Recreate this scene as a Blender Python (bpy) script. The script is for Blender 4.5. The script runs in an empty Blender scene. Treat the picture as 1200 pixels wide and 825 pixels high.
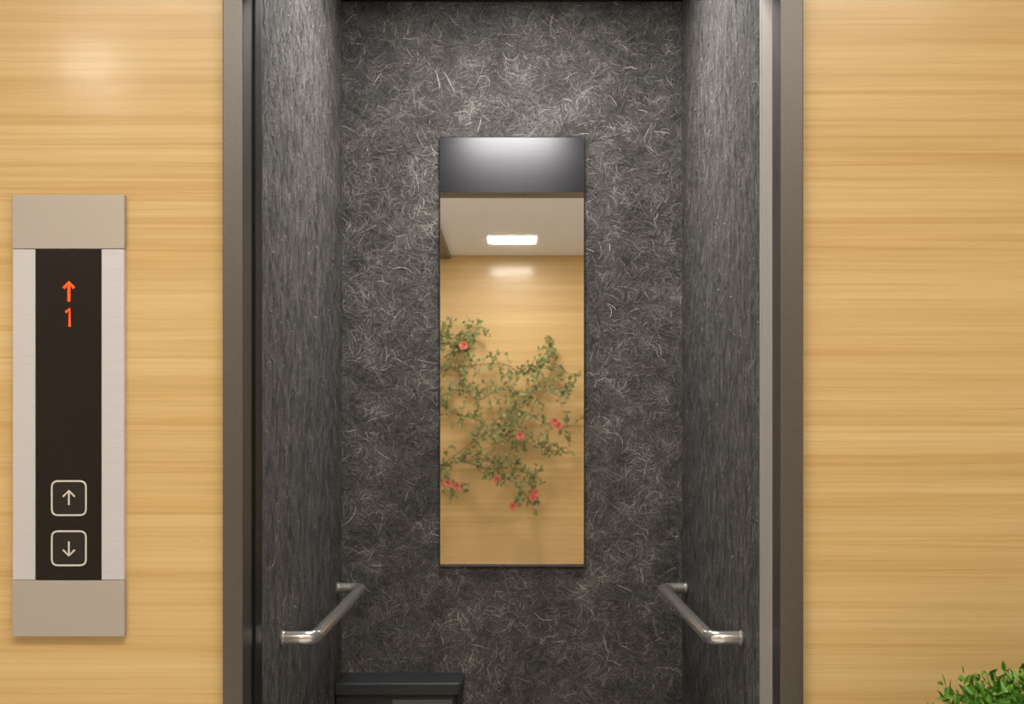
import bpy, bmesh, math, random
import numpy as np
from mathutils import Vector, Matrix
random.seed(7)
rng = np.random.default_rng(7)
S = bpy.context.scene
S.view_settings.view_transform = 'Standard'
S.view_settings.look = 'None'

# ------------------------------------------------------------------ helpers
def link(o, parent=None):
    S.collection.objects.link(o)
    if parent is not None:
        o.parent = parent
    return o

def empty(name):
    e = bpy.data.objects.new(name, None)
    e.empty_display_size = 0.1
    return link(e)

def mesh_obj(name, verts, faces, mat, parent=None, smooth=False):
    me = bpy.data.meshes.new(name)
    me.from_pydata(verts, [], faces)
    me.update()
    if mat: me.materials.append(mat)
    if smooth:
        for p in me.polygons: p.use_smooth = True
    return link(bpy.data.objects.new(name, me), parent)

def boxes(name, lst, mat, parent=None, bevel=0.0):
    bm = bmesh.new()
    for (x0, x1, y0, y1, z0, z1) in lst:
        vs = [bm.verts.new((x, y, z)) for x in (x0, x1) for y in (y0, y1) for z in (z0, z1)]
        for f in ((0,1,3,2),(4,6,7,5),(0,4,5,1),(2,3,7,6),(0,2,6,4),(1,5,7,3)):
            bm.faces.new([vs[i] for i in f])
    bmesh.ops.recalc_face_normals(bm, faces=bm.faces)
    if bevel > 0:
        bmesh.ops.bevel(bm, geom=list(bm.edges), offset=bevel, segments=3, affect='EDGES', profile=0.5)
    me = bpy.data.meshes.new(name); bm.to_mesh(me); bm.free()
    me.materials.append(mat)
    return link(bpy.data.objects.new(name, me), parent)

def prism(name, pts, z0, z1, mat, parent=None, bevel=0.0):
    bm = bmesh.new()
    a = [bm.verts.new((x, y, z0)) for x, y in pts]
    b = [bm.verts.new((x, y, z1)) for x, y in pts]
    n = len(pts)
    bm.faces.new(a[::-1]); top = bm.faces.new(b)
    for i in range(n):
        bm.faces.new((a[i], a[(i+1) % n], b[(i+1) % n], b[i]))
    bmesh.ops.recalc_face_normals(bm, faces=bm.faces)
    if bevel > 0:
        es = [e for e in bm.edges if all(abs(v.co.z - z1) < 1e-6 for v in e.verts)]
        bmesh.ops.bevel(bm, geom=es, offset=bevel, segments=3, affect='EDGES', profile=0.5)
    me = bpy.data.meshes.new(name); bm.to_mesh(me); bm.free()
    me.materials.append(mat)
    return link(bpy.data.objects.new(name, me), parent)

def tubes(name, lst, r, mat, parent=None, cyclic=False, res=6):
    """lst: list of (points, radii or None)"""
    cu = bpy.data.curves.new(name, 'CURVE'); cu.dimensions = '3D'
    for P, radii in lst:
        sp = cu.splines.new('POLY'); sp.points.add(len(P)-1)
        for i, p in enumerate(P):
            sp.points[i].co = (*p, 1)
            if radii: sp.points[i].radius = radii[min(i, len(radii)-1)]
        sp.use_cyclic_u = cyclic
    cu.bevel_depth = r; cu.bevel_resolution = res; cu.use_fill_caps = True
    tmp = bpy.data.objects.new(name+'_c', cu); S.collection.objects.link(tmp)
    dg = bpy.context.evaluated_depsgraph_get()
    me = bpy.data.meshes.new_from_object(tmp.evaluated_get(dg))
    bpy.data.objects.remove(tmp)
    me.materials.clear(); me.materials.append(mat)
    for p in me.polygons: p.use_smooth = True
    return link(bpy.data.objects.new(name, me), parent)

def tube(name, pts, r, mat, parent=None, fillet=0.0, cyclic=False, res=6):
    P = [Vector(p) for p in pts]
    if fillet > 0:
        out = [P[0]] if not cyclic else []
        idx = range(len(P)) if cyclic else range(1, len(P)-1)
        for i in idx:
            a, b, c = P[i-1], P[i], P[(i+1) % len(P)]
            p0 = b + (a-b).normalized()*fillet; p2 = b + (c-b).normalized()*fillet
            for k in range(9):
                t = k/8
                out.append((1-t)**2*p0 + 2*t*(1-t)*b + t*t*p2)
        if not cyclic: out.append(P[-1])
        P = out
    return tubes(name, [(P, None)], r, mat, parent, cyclic, res)

def cyl(name, c, r, h, axis, mat, parent=None, seg=40, bevel=0.0):
    bm = bmesh.new()
    bmesh.ops.create_cone(bm, cap_ends=True, segments=seg, radius1=r, radius2=r, depth=h)
    if bevel:
        es = [e for e in bm.edges if abs(e.verts[0].co.z - e.verts[1].co.z) < 1e-6]
        bmesh.ops.bevel(bm, geom=es, offset=bevel, segments=2, affect='EDGES')
    M = {'Z': Matrix.Identity(4), 'X': Matrix.Rotation(math.pi/2, 4, 'Y'), 'Y': Matrix.Rotation(math.pi/2, 4, 'X')}[axis]
    bmesh.ops.transform(bm, matrix=Matrix.Translation(c) @ M, verts=bm.verts)
    me = bpy.data.meshes.new(name); bm.to_mesh(me); bm.free()
    me.materials.append(mat)
    return link(bpy.data.objects.new(name, me), parent)

# ------------------------------------------------------------------ materials
def srgb(r, g, b):
    f = lambda c: (c/255/12.92) if c/255 <= 0.04045 else ((c/255+0.055)/1.055)**2.4
    return (f(r), f(g), f(b), 1)

def base(name, col=(0.5,0.5,0.5,1), rough=0.5, metal=0.0, **kw):
    m = bpy.data.materials.new(name); m.use_nodes = True
    b = m.node_tree.nodes['Principled BSDF']
    b.inputs['Base Color'].default_value = col
    b.inputs['Roughness'].default_value = rough
    b.inputs['Metallic'].default_value = metal
    for k, v in kw.items(): b.inputs[k].default_value = v
    return m, m.node_tree, b

def noise(nt, scale_vec, scale, detail=4, rough=0.55, dist=0.0, loc=(0,0,0)):
    tc = nt.nodes.new('ShaderNodeTexCoord'); mp = nt.nodes.new('ShaderNodeMapping')
    mp.inputs['Scale'].default_value = scale_vec; mp.inputs['Location'].default_value = loc
    n = nt.nodes.new('ShaderNodeTexNoise')
    n.inputs['Scale'].default_value = scale; n.inputs['Detail'].default_value = detail
    n.inputs['Roughness'].default_value = rough; n.inputs['Distortion'].default_value = dist
    nt.links.new(tc.outputs['Object'], mp.inputs['Vector']); nt.links.new(mp.outputs[0], n.inputs['Vector'])
    return n.outputs['Fac']

def ramp(nt, fac, stops):
    r = nt.nodes.new('ShaderNodeValToRGB')
    els = r.color_ramp.elements
    while len(els) < len(stops): els.new(0.5)
    for e, (p, c) in zip(els, stops): e.position = p; e.color = c
    nt.links.new(fac, r.inputs[0])
    return r.outputs[0]

def mix(nt, a, b, fac, mode='MIX'):
    m = nt.nodes.new('ShaderNodeMix'); m.data_type = 'RGBA'; m.blend_type = mode
    for s, v in ((m.inputs[0], fac), (m.inputs[6], a), (m.inputs[7], b)):
        if hasattr(v, 'is_output'): nt.links.new(v, s)
        else: s.default_value = v
    return m.outputs[2]

def bump(nt, b, h, strength, dist=0.001):
    n = nt.nodes.new('ShaderNodeBump'); n.inputs['Strength'].default_value = strength; n.inputs['Distance'].default_value = dist
    nt.links.new(h, n.inputs['Height']); nt.links.new(n.outputs[0], b.inputs['Normal'])

# light horizontal-grain wood veneer
def wood(name, k=1.0):
    m, nt, b = base(name, rough=0.36)
    b.inputs['Coat Weight'].default_value = 0.5
    b.inputs['Coat Roughness'].default_value = 0.14
    st = lambda k, a=0.35: (a, a, k)
    n1 = noise(nt, st(14, 0.3), 1.5, 5, 0.6, 0.25)
    n2 = noise(nt, st(85, 0.8), 1.7, 5, 0.7, 0.1, (3, 1, 2))
    n3 = noise(nt, st(26, 0.25), 1.3, 3, 0.55, 0.3, (7, 5, 1))
    c1 = ramp(nt, n1, [(0.30, srgb(211,175,115)), (0.5, srgb(220,186,127)), (0.72, srgb(228,198,142))])
    c2 = ramp(nt, n2, [(0.34, (0.85,0.80,0.71,1)), (0.54, (1,1,1,1))])
    c3 = ramp(nt, n3, [(0.55, (1,1,1,1)), (0.62, (0.88,0.79,0.64,1)), (0.68, (1,1,1,1))])
    c = mix(nt, c1, c2, 0.75*k, 'MULTIPLY'); c = mix(nt, c, c3, 0.75*k, 'MULTIPLY')
    nt.links.new(c, b.inputs['Base Color'])
    bump(nt, b, n2, 0.10, 0.001)
    n4 = noise(nt, (1,1,1.6), 16, 5, 0.65, 0.6)
    cb = nt.nodes.new('ShaderNodeBump'); cb.inputs['Strength'].default_value = 0.12; cb.inputs['Distance'].default_value = 0.004
    nt.links.new(n4, cb.inputs['Height']); nt.links.new(cb.outputs[0], b.inputs['Coat Normal'])
    return m
M_wood = wood('maple_veneer')
M_wood2 = wood('maple_veneer_plain', 0.45)
M_paint, nt, b = base('painted_wall', rough=0.7)
nt.links.new(ramp(nt, noise(nt, (1,1,1), 30), [(0.3, srgb(222,216,206)), (0.7, srgb(230,225,216))]), b.inputs['Base Color'])

M_ceil, nt, b = base('painted_ceiling', rough=0.8)
nt.links.new(ramp(nt, noise(nt, (1,1,1), 30), [(0.3, srgb(238,237,235)), (0.7, srgb(243,242,240))]), b.inputs['Base Color'])
M_floor, nt, b = base('stone_floor', rough=0.3)
nt.links.new(ramp(nt, noise(nt, (1,1,1), 9, 8, 0.7), [(0.3, srgb(200,198,196)), (0.7, srgb(222,220,218))]), b.inputs['Base Color'])
M_cabfloor, nt, b = base('dark_floor', rough=0.4)
nt.links.new(ramp(nt, noise(nt, (1,1,1), 60, 6, 0.7), [(0.3, srgb(75,72,70)), (0.7, srgb(110,106,102))]), b.inputs['Base Color'])

def metal(name, c0, c1, rough, met=1.0, sv=(40,40,1), sc=6, bs=0.03):
    m, nt, b = base(name, rough=rough, metal=met)
    n = noise(nt, sv, sc, 5, 0.6)
    nt.links.new(ramp(nt, n, [(0.3, c0), (0.7, c1)]), b.inputs['Base Color'])
    if bs: bump(nt, b, n, bs, 0.0005)
    return m
M_bronze = metal('bronze_frame', srgb(104,100,96), srgb(122,117,112), 0.42, 0.85, (90,90,90), 5)
M_bronze_dk = metal('dark_jamb', srgb(48,46,46), srgb(60,58,58), 0.4, 0.8, (60,60,1), 5)
M_jamb = metal('brushed_jamb', srgb(180,175,169), srgb(194,189,183), 0.65, 0.3)
M_label = metal('grey_label', srgb(112,112,112), srgb(122,122,122), 0.5, 0.0)
M_black = metal('black_slot', srgb(14,14,15), srgb(22,22,23), 0.5, 0.2)
M_header = metal('brushed_header', srgb(74,74,76), srgb(80,80,83), 0.29, 0.9, (1,40,40), 6, 0)
M_cabceil = metal('cab_ceiling_paint', srgb(120,118,116), srgb(130,128,126), 0.7, 0.0)
M_plate = metal('plate_beige_steel', srgb(182,173,163), srgb(196,187,177), 0.5, 0.4, (120,120,120), 6)
M_strip = metal('side_strip_steel', srgb(208,207,210), srgb(218,217,220), 0.5, 0.35, (1,40,60), 6)
M_chrome = metal('polished_steel', srgb(236,232,226), srgb(243,240,236), 0.2, 0.85, bs=0)
M_glass, nt, b = base('dark_display', srgb(40,31,25), rough=0.3)
nt.links.new(ramp(nt, noise(nt, (1,1,1), 200, 2), [(0.3, srgb(28,22,18)), (0.7, srgb(35,28,23))]), b.inputs['Base Color'])
b.inputs['Specular IOR Level'].default_value = 0.35
M_btn = metal('button_dark', srgb(32,27,23), srgb(40,34,29), 0.35, 0.0)
M_line = metal('button_outline', srgb(216,210,202), srgb(226,220,212), 0.4, 0.1)
M_mirror = metal('mirror_silver', (0.90,0.89,0.87,1), (0.905,0.895,0.875,1), 0.012, 1.0, bs=0)
M_box = metal('charcoal_plastic', srgb(50,52,55), srgb(60,62,66), 0.45, 0.0, (50,50,50), 6)
M_pot = metal('ceramic_pot', srgb(78,74,70), srgb(92,88,84), 0.5, 0.0, (5,5,5), 6)
M_soil = metal('soil', srgb(50,36,26), srgb(80,60,44), 0.95, 0.0, (30,30,30), 6)
M_bark = metal('bark', srgb(118,104,70), srgb(150,134,96), 0.8, 0.0, (30,30,30), 6)

def emis(name, col, s):
    m = bpy.data.materials.new(name); m.use_nodes = True
    b = m.node_tree.nodes['Principled BSDF']
    b.inputs['Base Color'].default_value = col
    b.inputs['Emission Color'].default_value = col
    b.inputs['Emission Strength'].default_value = s
    return m
M_led = emis('orange_led', (1.0,0.06,0.003,1), 1.3)
M_lamp = emis('lobby_lamp', (1.0,0.93,0.82,1), 3)
M_lamp2 = emis('lobby_downlight', (1.0,0.94,0.86,1), 100)
M_cablamp = emis('cab_lamp', (1.0,0.96,0.92,1), 3)

# felt
M_felt, nt, b = base('felt_backing', rough=0.85)
n1 = noise(nt, (1,1,1), 70, 6, 0.75, 2.5)
n2 = noise(nt, (1,1,1), 7, 4, 0.6, 0.6, (4,2,9))
c = mix(nt, ramp(nt, n1, [(0.3, srgb(58,56,56)), (0.5, srgb(98,95,94)), (0.72, srgb(150,146,143))]),
        ramp(nt, n2, [(0.3, (0.75,0.75,0.75,1)), (0.7, (1.15,1.15,1.15,1))]), 1.0, 'MULTIPLY')
nt.links.new(c, b.inputs['Base Color'])
M_fib, nt, b = base('felt_fibre', rough=0.7)
at = nt.nodes.new('ShaderNodeAttribute'); at.attribute_name = 'shade'
n2 = noise(nt, (1,1,1), 11, 4, 0.6, 0.6, (4,2,9))
c = mix(nt, ramp(nt, at.outputs['Fac'], [(0.0, srgb(48,46,45)), (0.5, srgb(112,109,107)), (0.90, srgb(188,183,178)), (1.0, srgb(226,220,214))]),
        ramp(nt, n2, [(0.3, (0.70,0.69,0.68,1)), (0.7, (1.22,1.20,1.17,1))]), 1.0, 'MULTIPLY')
nt.links.new(c, b.inputs['Base Color'])

def leafmat(name, c0, c1, sc):
    m, nt, b = base(name, rough=0.5)
    nt.links.new(ramp(nt, noise(nt, (1,1,1), sc, 3), [(0.3, c0), (0.7, c1)]), b.inputs['Base Color'])
    return m
M_leaf = leafmat('shrub_leaf', srgb(58,112,26), srgb(112,168,50), 22)
M_rleaf = leafmat('rose_leaf', srgb(112,122,70), srgb(150,158,100), 14)  # greens lightened, the mirror's haze is put into the leaf colour
M_petal = leafmat('rose_petal', srgb(214,106,92), srgb(232,142,122), 40)

# ------------------------------------------------------------------ room dims
H = 1.35              # eye height
YW = 2.80             # lobby wall face on the lift side
YB = 4.44             # cab back wall
CW = 0.55             # cab half width
CEIL = 2.90; YO = -3.3; XS = 2.6
CABH = 2.76

boxes('wall_front', [(-XS,-0.583,YW,2.99,0,CEIL), (0.587,XS,YW,2.99,0,CEIL), (-0.583,0.587,YW,2.99,2.46,CEIL)], M_wood)
boxes('wall_rear', [(-XS,XS,YO-0.1,YO,0,CEIL)], M_wood2)
boxes('wall_left', [(-XS-0.1,-XS,YO-0.1,2.99,0,CEIL)], M_paint)
boxes('wall_right', [(XS,XS+0.1,YO-0.1,2.99,0,CEIL)], M_paint)
boxes('ceiling', [(-XS-0.1,XS+0.1,YO-0.1,2.99,CEIL,CEIL+0.1)], M_ceil)
boxes('floor', [(-XS-0.1,XS+0.1,YO-0.1,2.995,-0.1,0)], M_floor)
boxes('trim_ceiling_bulkhead', [(-1.0,-0.545,YO,-0.75,CEIL-0.03,CEIL)], M_bronze)

# cab shell
boxes('wall_cab_back', [(-CW-0.05,CW+0.05,YB,YB+0.05,0,CABH)], M_felt)
boxes('wall_cab_left', [(-CW-0.05,-CW,3.02,YB,0,CABH)], M_felt)
boxes('wall_cab_right', [(CW,CW+0.05,3.02,YB,0,CABH)], M_felt)
boxes('floor_cab', [(-CW-0.05,CW+0.05,3.0,YB+0.05,-0.1,0.0)], M_cabfloor)
boxes('ceiling_cab', [(-CW-0.05,CW+0.05,3.0,YB+0.05,CABH,CABH+0.05)], M_cabceil)
boxes('wall_cab_header', [(-CW,CW,3.02,3.07,2.352,CABH)], M_header)
boxes('shade_strip_cab_top', [(-CW,CW,YB-0.012,YB,2.735,CABH)], M_black)  # black strip stands in for the cove shadow below the cab ceiling

# fibres lying on the felt
def fibres(name, n, u0, u1, v0, v1, fn, parent, seed):
    K = 7
    u = rng.uniform(u0, u1, n); v = rng.uniform(v0, v1, n)
    r2 = np.random.default_rng(seed)
    fld = np.zeros(n)
    for _ in range(14):
        kx, ky = r2.normal(0, 28, 2); fld += 0.8*np.sin(kx*u+ky*v+r2.uniform(0, 6.28))
    th = fld + rng.normal(0, 0.65, n)
    k = rng.normal(0, 18, n)
    L = rng.uniform(0.012, 0.055, n)
    w = rng.uniform(0.00035, 0.0010, n)
    off = rng.uniform(0.0006, 0.004, n)
    tuft = np.zeros(n)
    for _ in range(12):
        kx, ky = r2.normal(0, 45, 2); tuft += 0.29*np.sin(kx*u+ky*v+r2.uniform(0, 6.28))
    sh = np.clip(rng.beta(1.7, 2.2, n)*0.9 + 0.11*tuft, 0, 0.93)
    big = rng.random(n) < 0.006
    L = np.where(big, L*1.4, L); sh = np.where(big, rng.uniform(0.92, 1.0, n), sh); w = np.where(big, w*1.2, w)
    V = np.zeros((n, K, 2, 3), dtype=np.float32)
    ds = L/(K-1)
    for i in range(K):
        taper = w*(0.35 + 0.65*math.sin(math.pi*(i+0.5)/K))
        nu, nv = -np.sin(th), np.cos(th)
        for s, sg in ((0, 1), (1, -1)):
            uu = np.clip(u + sg*nu*taper, u0, u1); vv = np.clip(v + sg*nv*taper, v0, v1)
            x, y, z = fn(uu, vv, off)
            V[:, i, s, 0] = x; V[:, i, s, 1] = y; V[:, i, s, 2] = z
        u = u + np.cos(th)*ds; v = v + np.sin(th)*ds
        th = th + k*ds + rng.normal(0, 0.12, n)
    nv_ = n*K*2
    me = bpy.data.meshes.new(name)
    me.vertices.add(nv_); me.vertices.foreach_set('co', V.reshape(-1))
    b0 = (np.arange(n)*K*2)[:, None] + (np.arange(K-1)*2)[None, :]
    q = np.stack([b0, b0+1, b0+3, b0+2], axis=-1).reshape(-1).astype(np.int32)
    nf = n*(K-1)
    me.loops.add(nf*4); me.loops.foreach_set('vertex_index', q)
    me.polygons.add(nf); me.polygons.foreach_set('loop_start', np.arange(0, nf*4, 4, dtype=np.int32))
    me.update(calc_edges=True)
    a = me.attributes.new('shade', 'FLOAT', 'POINT')
    a.data.foreach_set('value', np.repeat(sh, K*2).astype(np.float32))
    me.materials.append(M_fib)
    return link(bpy.data.objects.new(name, me), parent)

D = bpy.data.objects
fibres('felt_fibres_back', 80000, -CW, CW, 0.35, 2.735, lambda u, v, o: (u, YB-o, v), D['wall_cab_back'], 1)
fibres('felt_fibres_left', 50000, 3.03, YB, 0.35, CABH, lambda u, v, o: (-CW+o, u, v), D['wall_cab_left'], 2)
fibres('felt_fibres_right', 50000, 3.03, YB, 0.35, CABH, lambda u, v, o: (CW-o, u, v), D['wall_cab_right'], 3)

# ------------------------------------------------------------------ lift door frame
fr = empty('elevator_door_frame')
boxes('architrave', [(-0.584,-0.543,2.775,2.86,0,2.46), (0.541,0.588,2.775,2.86,0,2.46), (-0.543,0.541,2.775,2.86,2.378,2.46)], M_bronze, fr, 0.002)
boxes('jamb_left_front', [(-0.583,-0.545,2.86,2.885,0,2.378)], M_bronze_dk, fr)
boxes('jamb_left_slot', [(-0.583,-0.556,2.885,2.925,0,2.378)], M_black, fr)
boxes('jamb_left_rear', [(-0.583,-0.545,2.925,2.99,0,2.378)], M_bronze_dk, fr, 0.002)
boxes('cab_door_edge', [(-0.60,-0.548,2.992,3.018,0,2.378)], M_black, fr)
boxes('jamb_right_gap', [(0.549,0.586,2.86,2.872,0,2.378)], M_black, fr)
boxes('jamb_right', [(0.543,0.586,2.872,2.99,0,2.378)], M_jamb, fr, 0.002)
boxes('cab_jamb_right', [(0.543,0.60,2.992,3.018,0,2.378)], M_jamb, fr, 0.002)
boxes('head_soffit', [(-0.543,0.541,2.86,3.018,2.378,2.46)], M_bronze_dk, fr)
boxes('sill', [(-0.543,0.541,2.80,3.018,0,0.006)], M_jamb, fr)

# ------------------------------------------------------------------ mirror
mi = empty('wall_mirror')
boxes('mirror_glass', [(-0.231,0.231,YB-0.014,YB-0.005,H-0.428,H+0.944)], M_mirror, mi)
boxes('mirror_bottom_channel', [(-0.232,0.232,YB-0.018,YB-0.004,H-0.436,H-0.428)], M_bronze, mi)
boxes('mirror_edge', [(-0.2335,-0.231,YB-0.015,YB-0.004,H-0.434,H+0.946), (0.231,0.2335,YB-0.015,YB-0.004,H-0.434,H+0.946), (-0.231,0.231,YB-0.015,YB-0.004,H+0.944,H+0.9465)], M_header, mi)

# ------------------------------------------------------------------ handrails
for sgn in (-1, 1):
    hr = empty('handrail')
    zr = H-0.492; xr = sgn*0.470
    tube('rail_tube', [(sgn*(CW-0.004),3.27,zr), (xr,3.27,zr), (xr,4.31,zr), (sgn*(CW-0.004),4.31,zr)], 0.0165, M_chrome, hr, fillet=0.036, res=8)
    for y in (3.27, 4.31):
        cyl('flange', (sgn*(CW-0.006), y, zr), 0.019, 0.008, 'X', M_chrome, hr, bevel=0.002)

# ------------------------------------------------------------------ corner cabinet in cab
cb = empty('corner_cabinet')
def foot(x1, y1, r, cut=0.0):
    pts = [(-CW+0.006, YB-0.006), (-CW+0.006, y1)]
    for k in range(7):
        a = -math.pi/2 + k/6*math.pi/2
        pts.append((x1-r+r*math.cos(a), y1+r+r*math.sin(a)))
    pts.append((x1, YB-0.006))
    return pts
prism('lid', foot(-0.153, 4.245, 0.018), 0.536, 0.572, M_box, cb, 0.006)
prism('body', foot(-0.168, 4.262, 0.018), 0.0, 0.535, M_box, cb)
boxes('label_band', [(-0.37,-0.185,4.258,4.262,0.488,0.518)], M_label, cb)

# ------------------------------------------------------------------ call panel
cp = empty('elevator_call_panel')
Y0, Y1 = 2.782, 2.80
boxes('plate_top', [(-1.011,-0.784,Y0,Y1,1.7185,1.828)], M_plate, cp, 0.0015)
boxes('plate_bottom', [(-1.011,-0.784,Y0,Y1,0.934,1.0475)], M_plate, cp, 0.0015)
boxes('side_strip_left', [(-1.010,-0.9645,Y0+0.001,Y1,1.0485,1.7175)], M_strip, cp, 0.001)
boxes('side_strip_right', [(-0.8305,-0.785,Y0+0.001,Y1,1.0485,1.7175)], M_strip, cp, 0.001)
boxes('display_glass', [(-0.964,-0.831,Y0+0.0015,Y1,1.0485,1.7175)], M_glass, cp, 0.0005)
px = -0.8965
def flatline(name, pts, r, mat, y=Y0+0.0008, **kw):
    o = tube(name, [(x, y, z) for x, z in pts], r, mat, cp, **kw)
    for v in o.data.vertices: v.co.y = y + (v.co.y-y)*0.25
    return o
flatline('led_arrow_shaft', [(px,1.612),(px,1.650)], 0.0028, M_led)
flatline('led_arrow_head', [(px-0.0105,1.639),(px,1.6505),(px+0.0105,1.639)], 0.0028, M_led)
flatline('led_digit_one', [(px-0.0065,1.590),(px+0.0015,1.597),(px+0.0015,1.561)], 0.0025, M_led)
for zc, up in ((1.214, 1), (1.1125, -1)):
    h = 0.0345
    flatline('button_outline', [(px-h,zc-h),(px+h,zc-h),(px+h,zc+h),(px-h,zc+h)], 0.0018, M_line, fillet=0.013, cyclic=True)
    flatline('button_arrow_shaft', [(px,zc-up*0.014),(px,zc+up*0.014)], 0.0019, M_line)
    flatline('button_arrow_head', [(px-0.012,zc+up*0.003),(px,zc+up*0.015),(px+0.012,zc+up*0.003)], 0.0019, M_line)
    boxes('button_face', [(px-h+0.002,px+h-0.002,Y0+0.0009,Y0+0.004,zc-h+0.002,zc+h-0.002)], M_btn, cp, 0.0004)

# ------------------------------------------------------------------ leaves
def leaf_cloud(name, items, mat, parent):
    V = []; F = []
    for p, d, up, L, W in items:
        d = d.normalized(); s = d.cross(up)
        if s.length < 1e-4: s = d.orthogonal()
        s.normalize(); n = s.cross(d).normalized()
        i = len(V)
        V += [p, p+d*L*0.3+s*W*0.42, p+d*L*0.68+s*W*0.36-n*L*0.05, p+d*L-n*L*0.16,
              p+d*L*0.68-s*W*0.36-n*L*0.05, p+d*L*0.3-s*W*0.42, p+d*L*0.3-n*W*0.15, p+d*L*0.68-n*W*0.15-n*L*0.05]
        F += [(i,i+1,i+6),(i+1,i+2,i+7,i+6),(i+2,i+3,i+7),(i,i+6,i+5),(i+6,i+7,i+4,i+5),(i+7,i+3,i+4)]
    return mesh_obj(name, [tuple(v) for v in V], F, mat, parent, True)

rv = lambda s=1.0: Vector((random.gauss(0,s), random.gauss(0,s), random.gauss(0,s)))

# potted shrub, lower right
ps = empty('potted_shrub')
cx, cy, cz = 1.025, 2.40, 0.725
prof = [(0.13,0.0),(0.15,0.02),(0.20,0.36),(0.215,0.40),(0.215,0.42),(0.195,0.42),(0.19,0.38)]
seg = 48; V = []; F = []
for r, z in prof:
    for k in range(seg):
        a = 2*math.pi*k/seg; V.append((cx+r*math.cos(a), cy+r*math.sin(a), z))
for j in range(len(prof)-1):
    for k in range(seg):
        F.append((j*seg+k, j*seg+(k+1)%seg, (j+1)*seg+(k+1)%seg, (j+1)*seg+k))
F.append(tuple(range(seg))[::-1])
mesh_obj('pot', V, F, M_pot, ps, True)
cyl('soil', (cx,cy,0.385), 0.189, 0.02, 'Z', M_soil, ps)
items = []; stems = []
for k in range(850):
    a = random.uniform(0, 2*math.pi); ph = math.acos(random.uniform(-0.45, 1))
    dirv = Vector((math.sin(ph)*math.cos(a), math.sin(ph)*math.sin(a), math.cos(ph)))
    q = random.uniform(0.84, 1.04)
    tip = Vector((cx+dirv.x*0.36*q, cy+dirv.y*0.31*q, cz+dirv.z*0.225*q))
    st = Vector((cx+random.uniform(-.04,.04), cy+random.uniform(-.04,.04), 0.39))
    mid = (st+tip)/2 + Vector((dirv.x*0.05, dirv.y*0.05, 0.03))
    pts = [(1-t)**2*st+2*t*(1-t)*mid+t*t*tip for t in [i/7 for i in range(8)]]
    if k % 6 == 0: stems.append((pts, None))
    for j in range(30):
        t = random.uniform(0.5, 1.0)**0.5
        p = (1-t)**2*st+2*t*(1-t)*mid+t*t*tip
        dd = (tip-mid).normalized()*0.7 + rv(0.6) + Vector((0,0,0.35))
        items.append((p+rv(0.007), dd, Vector((0,0,1))+rv(0.4), random.uniform(0.014,0.028), random.uniform(0.007,0.011)))
tubes('stems', stems, 0.0022, M_bark, ps, res=1)
leaf_cloud('foliage', items, M_leaf, ps)

# climbing rose in planter by the rear wall (seen in the mirror)
rp = empty('climbing_rose')
boxes('planter_box', [(-1.45,-0.85,-3.24,-2.92,0,0.42)], M_pot, rp, 0.01)
boxes('planter_soil', [(-1.43,-0.87,-3.22,-2.94,0.41,0.425)], M_soil, rp)
PY = -3.12
br = [
 [(-1.15,.42),(-1.08,.75),(-.90,.95),(-.625,1.05),(-.30,1.28),(0,1.46),(.15,1.68),(.30,1.98),(.37,2.13)],
 [(-1.12,.42),(-1.1,1.0),(-.95,1.4),(-.66,1.62),(-.45,1.78),(-.50,2.05),(-.58,2.30)],
 [(-.95,1.4),(-.62,1.86),(-.37,1.92),(-.07,1.93),(.08,1.86),(.25,1.90),(.56,1.84)],
 [(-.30,1.28),(0,1.53),(.30,1.42),(.61,1.39)],
 [(-.625,1.05),(-.22,1.10),(0,.90),(.12,.80),(.2,.74)],
 [(0,1.46),(.15,1.30),(.34,1.18),(.52,1.22)],
 [(-.45,1.10),(-.2,1.02),(.0,1.03),(.22,.95)],
 [(-.45,1.78),(-.3,1.62),(-.1,1.72),(.15,1.68),(.42,1.72),(.50,1.70)],
 [(-.50,2.05),(-.38,2.22),(-.26,2.26)],
 [(-.625,1.05),(-.60,.88),(-.45,.86)],
 [(-.66,1.62),(-.5,1.5),(-.3,1.45),(-.1,1.3),(.1,1.22)],
 [(-.66,2.05),(-.6,2.15),(-.45,2.14),(-.36,2.05)],
]
items = []; brs = []; tws = []
for B in br:
    P = [Vector((x, PY+random.uniform(-.05,.05), z)) for x, z in B]
    pts = []
    for i in range(len(P)-1):
        p0 = P[max(i-1,0)]; p1 = P[i]; p2 = P[i+1]; p3 = P[min(i+2,len(P)-1)]
        for k in range(6):
            t = k/6
            pts.append(0.5*((2*p1)+(p2-p0)*t+(2*p0-5*p1+4*p2-p3)*t*t+(3*p1-p0-3*p2+p3)*t**3))
    pts.append(P[-1])
    n = len(pts)
    brs.append((pts, [1.2-0.8*i/n for i in range(n)]))
    for i, p in enumerate(pts):
        if p.z < 0.65: continue
        for _ in range(3):
            if random.random() < 0.3: continue
            d = Vector((random.gauss(0,1), random.uniform(-.2,.4), random.gauss(0.1,1))).normalized()
            L = random.uniform(0.04, 0.15)
            e = p + d*L
            tws.append(([p, e], None))
            for j in range(random.randint(3, 6)):
                q = p.lerp(e, random.uniform(0.3, 1))
                dd = d*0.6 + rv(0.8); dd.y = abs(dd.y)*0.5
                items.append((q, dd, Vector((0,1,0.4))+rv(0.4), random.uniform(0.026,0.044), random.uniform(0.018,0.028)))
tubes('branches', brs, 0.005, M_bark, rp, res=2)
tubes('twigs', tws, 0.002, M_bark, rp, res=1)
leaf_cloud('foliage', items, M_rleaf, rp)
V = []; F = []
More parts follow.
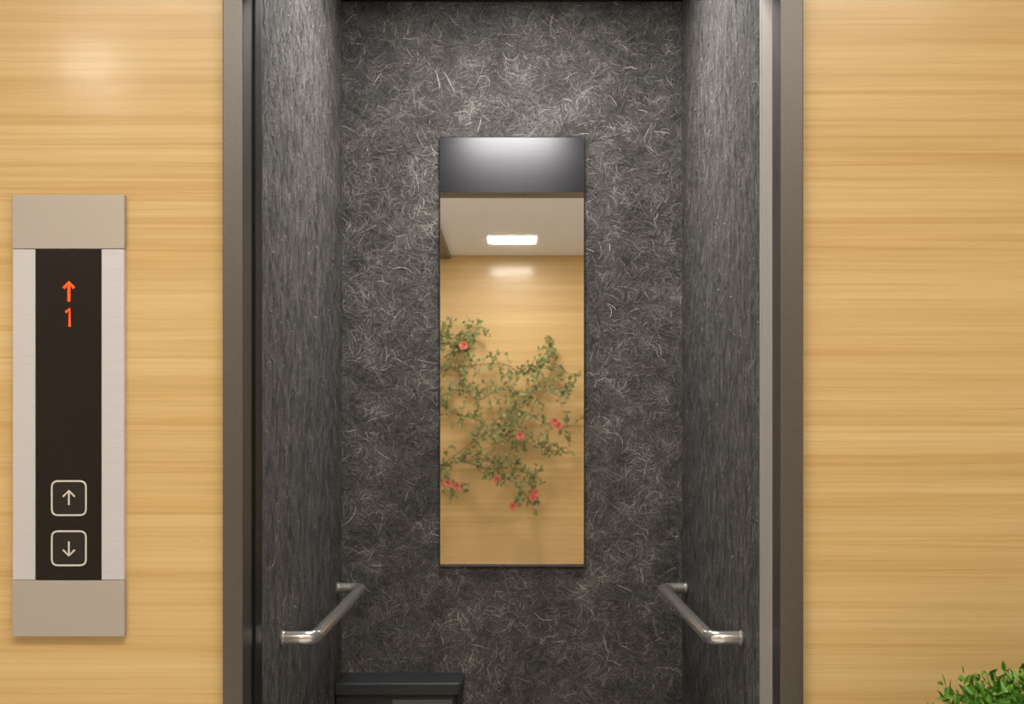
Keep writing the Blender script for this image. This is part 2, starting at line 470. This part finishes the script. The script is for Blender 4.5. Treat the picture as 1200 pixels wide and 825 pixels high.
for (x, z) in [(-.42,2.09),(.07,1.31),(.37,1.43),(.40,1.40),(.01,.70),(.20,.81),(-.48,.87),(-.13,.93),(-.56,.90),(.18,.78)]:
    c = Vector((x, PY+0.07, z))
    for ring, (R, npet, tilt) in enumerate(((0.034,6,0.35),(0.024,5,0.8),(0.013,4,1.2))):
        for k in range(npet):
            a = 2*math.pi*k/npet + ring*0.5
            d = Vector((math.cos(a)*math.cos(tilt), math.sin(tilt), math.sin(a)*math.cos(tilt)))
            s = Vector((-math.sin(a), 0, math.cos(a)))
            i = len(V)
            V += [tuple(c), tuple(c+d*R*0.6+s*R*0.55), tuple(c+d*R*1.05+s*R*0.4), tuple(c+d*R*1.15), tuple(c+d*R*1.05-s*R*0.4), tuple(c+d*R*0.6-s*R*0.55)]
            F.append((i,i+1,i+2,i+3,i+4,i+5))
mesh_obj('blossoms', V, F, M_petal, rp)

# ------------------------------------------------------------------ lamps
def area(name, x, y, z, sx, sy, power, col, parent):
    l = bpy.data.lights.new(name, 'AREA'); l.shape = 'RECTANGLE'; l.size = sx; l.size_y = sy
    l.energy = power; l.color = col
    o = bpy.data.objects.new(name, l); o.location = (x, y, z)
    return link(o, parent)
WARM = (1.0, 0.95, 0.88)
cl = empty('ceiling_light_panel')
boxes('diffuser', [(-0.195,0.195,-2.42,-2.04,CEIL-0.012,CEIL-0.002)], M_lamp, cl, 0.003)
boxes('diffuser_rim', [(-0.20,0.20,-2.425,-2.035,CEIL-0.008,CEIL)], M_ceil, cl)
area('lamp', 0, -2.23, CEIL-0.0125, 0.38, 0.37, 26, WARM, cl)
cl2 = empty('added_fill_panel')  # added fill light, kept out of view, brightens the front wall evenly
boxes('diffuser', [(-1.5,1.5,0.7,1.5,CEIL-0.012,CEIL-0.002)], M_lamp, cl2, 0.003)
boxes('diffuser_rim', [(-1.51,1.51,0.69,1.51,CEIL-0.008,CEIL)], M_ceil, cl2)
area('lamp', 0, 1.1, CEIL-0.0125, 2.9, 0.75, 42, WARM, cl2)
dl = empty('ceiling_downlight')
cyl('lens', (-1.78,-0.27,CEIL-0.005), 0.10, 0.006, 'Z', M_lamp2, dl)
cyl('rim', (-1.78,-0.27,CEIL-0.002), 0.115, 0.004, 'Z', M_ceil, dl)
cbl = empty('cab_ceiling_light')
boxes('diffuser', [(-0.22,0.22,3.50,3.95,CABH-0.014,CABH-0.002)], M_cablamp, cbl, 0.003)
area('lamp', 0, 3.725, CABH-0.0145, 0.42, 0.43, 20, (1.0,0.97,0.94), cbl)

w = bpy.data.worlds.new('World'); S.world = w; w.use_nodes = True
w.node_tree.nodes['Background'].inputs[0].default_value = (1,0.95,0.88,1)
w.node_tree.nodes['Background'].inputs[1].default_value = 0.3

# ------------------------------------------------------------------ camera
cam = bpy.data.cameras.new('camera'); co = bpy.data.objects.new('camera', cam); S.collection.objects.link(co)
co.location = (0, 0, H); co.rotation_euler = (math.pi/2, 0, 0)
cam.sensor_width = 36; cam.lens = 36*1612/1200; cam.shift_y = (505-412.5)/1200
cam.clip_start = 0.02
cam.dof.use_dof = True; cam.dof.focus_distance = 3.5; cam.dof.aperture_fstop = 10.0
S.camera = co
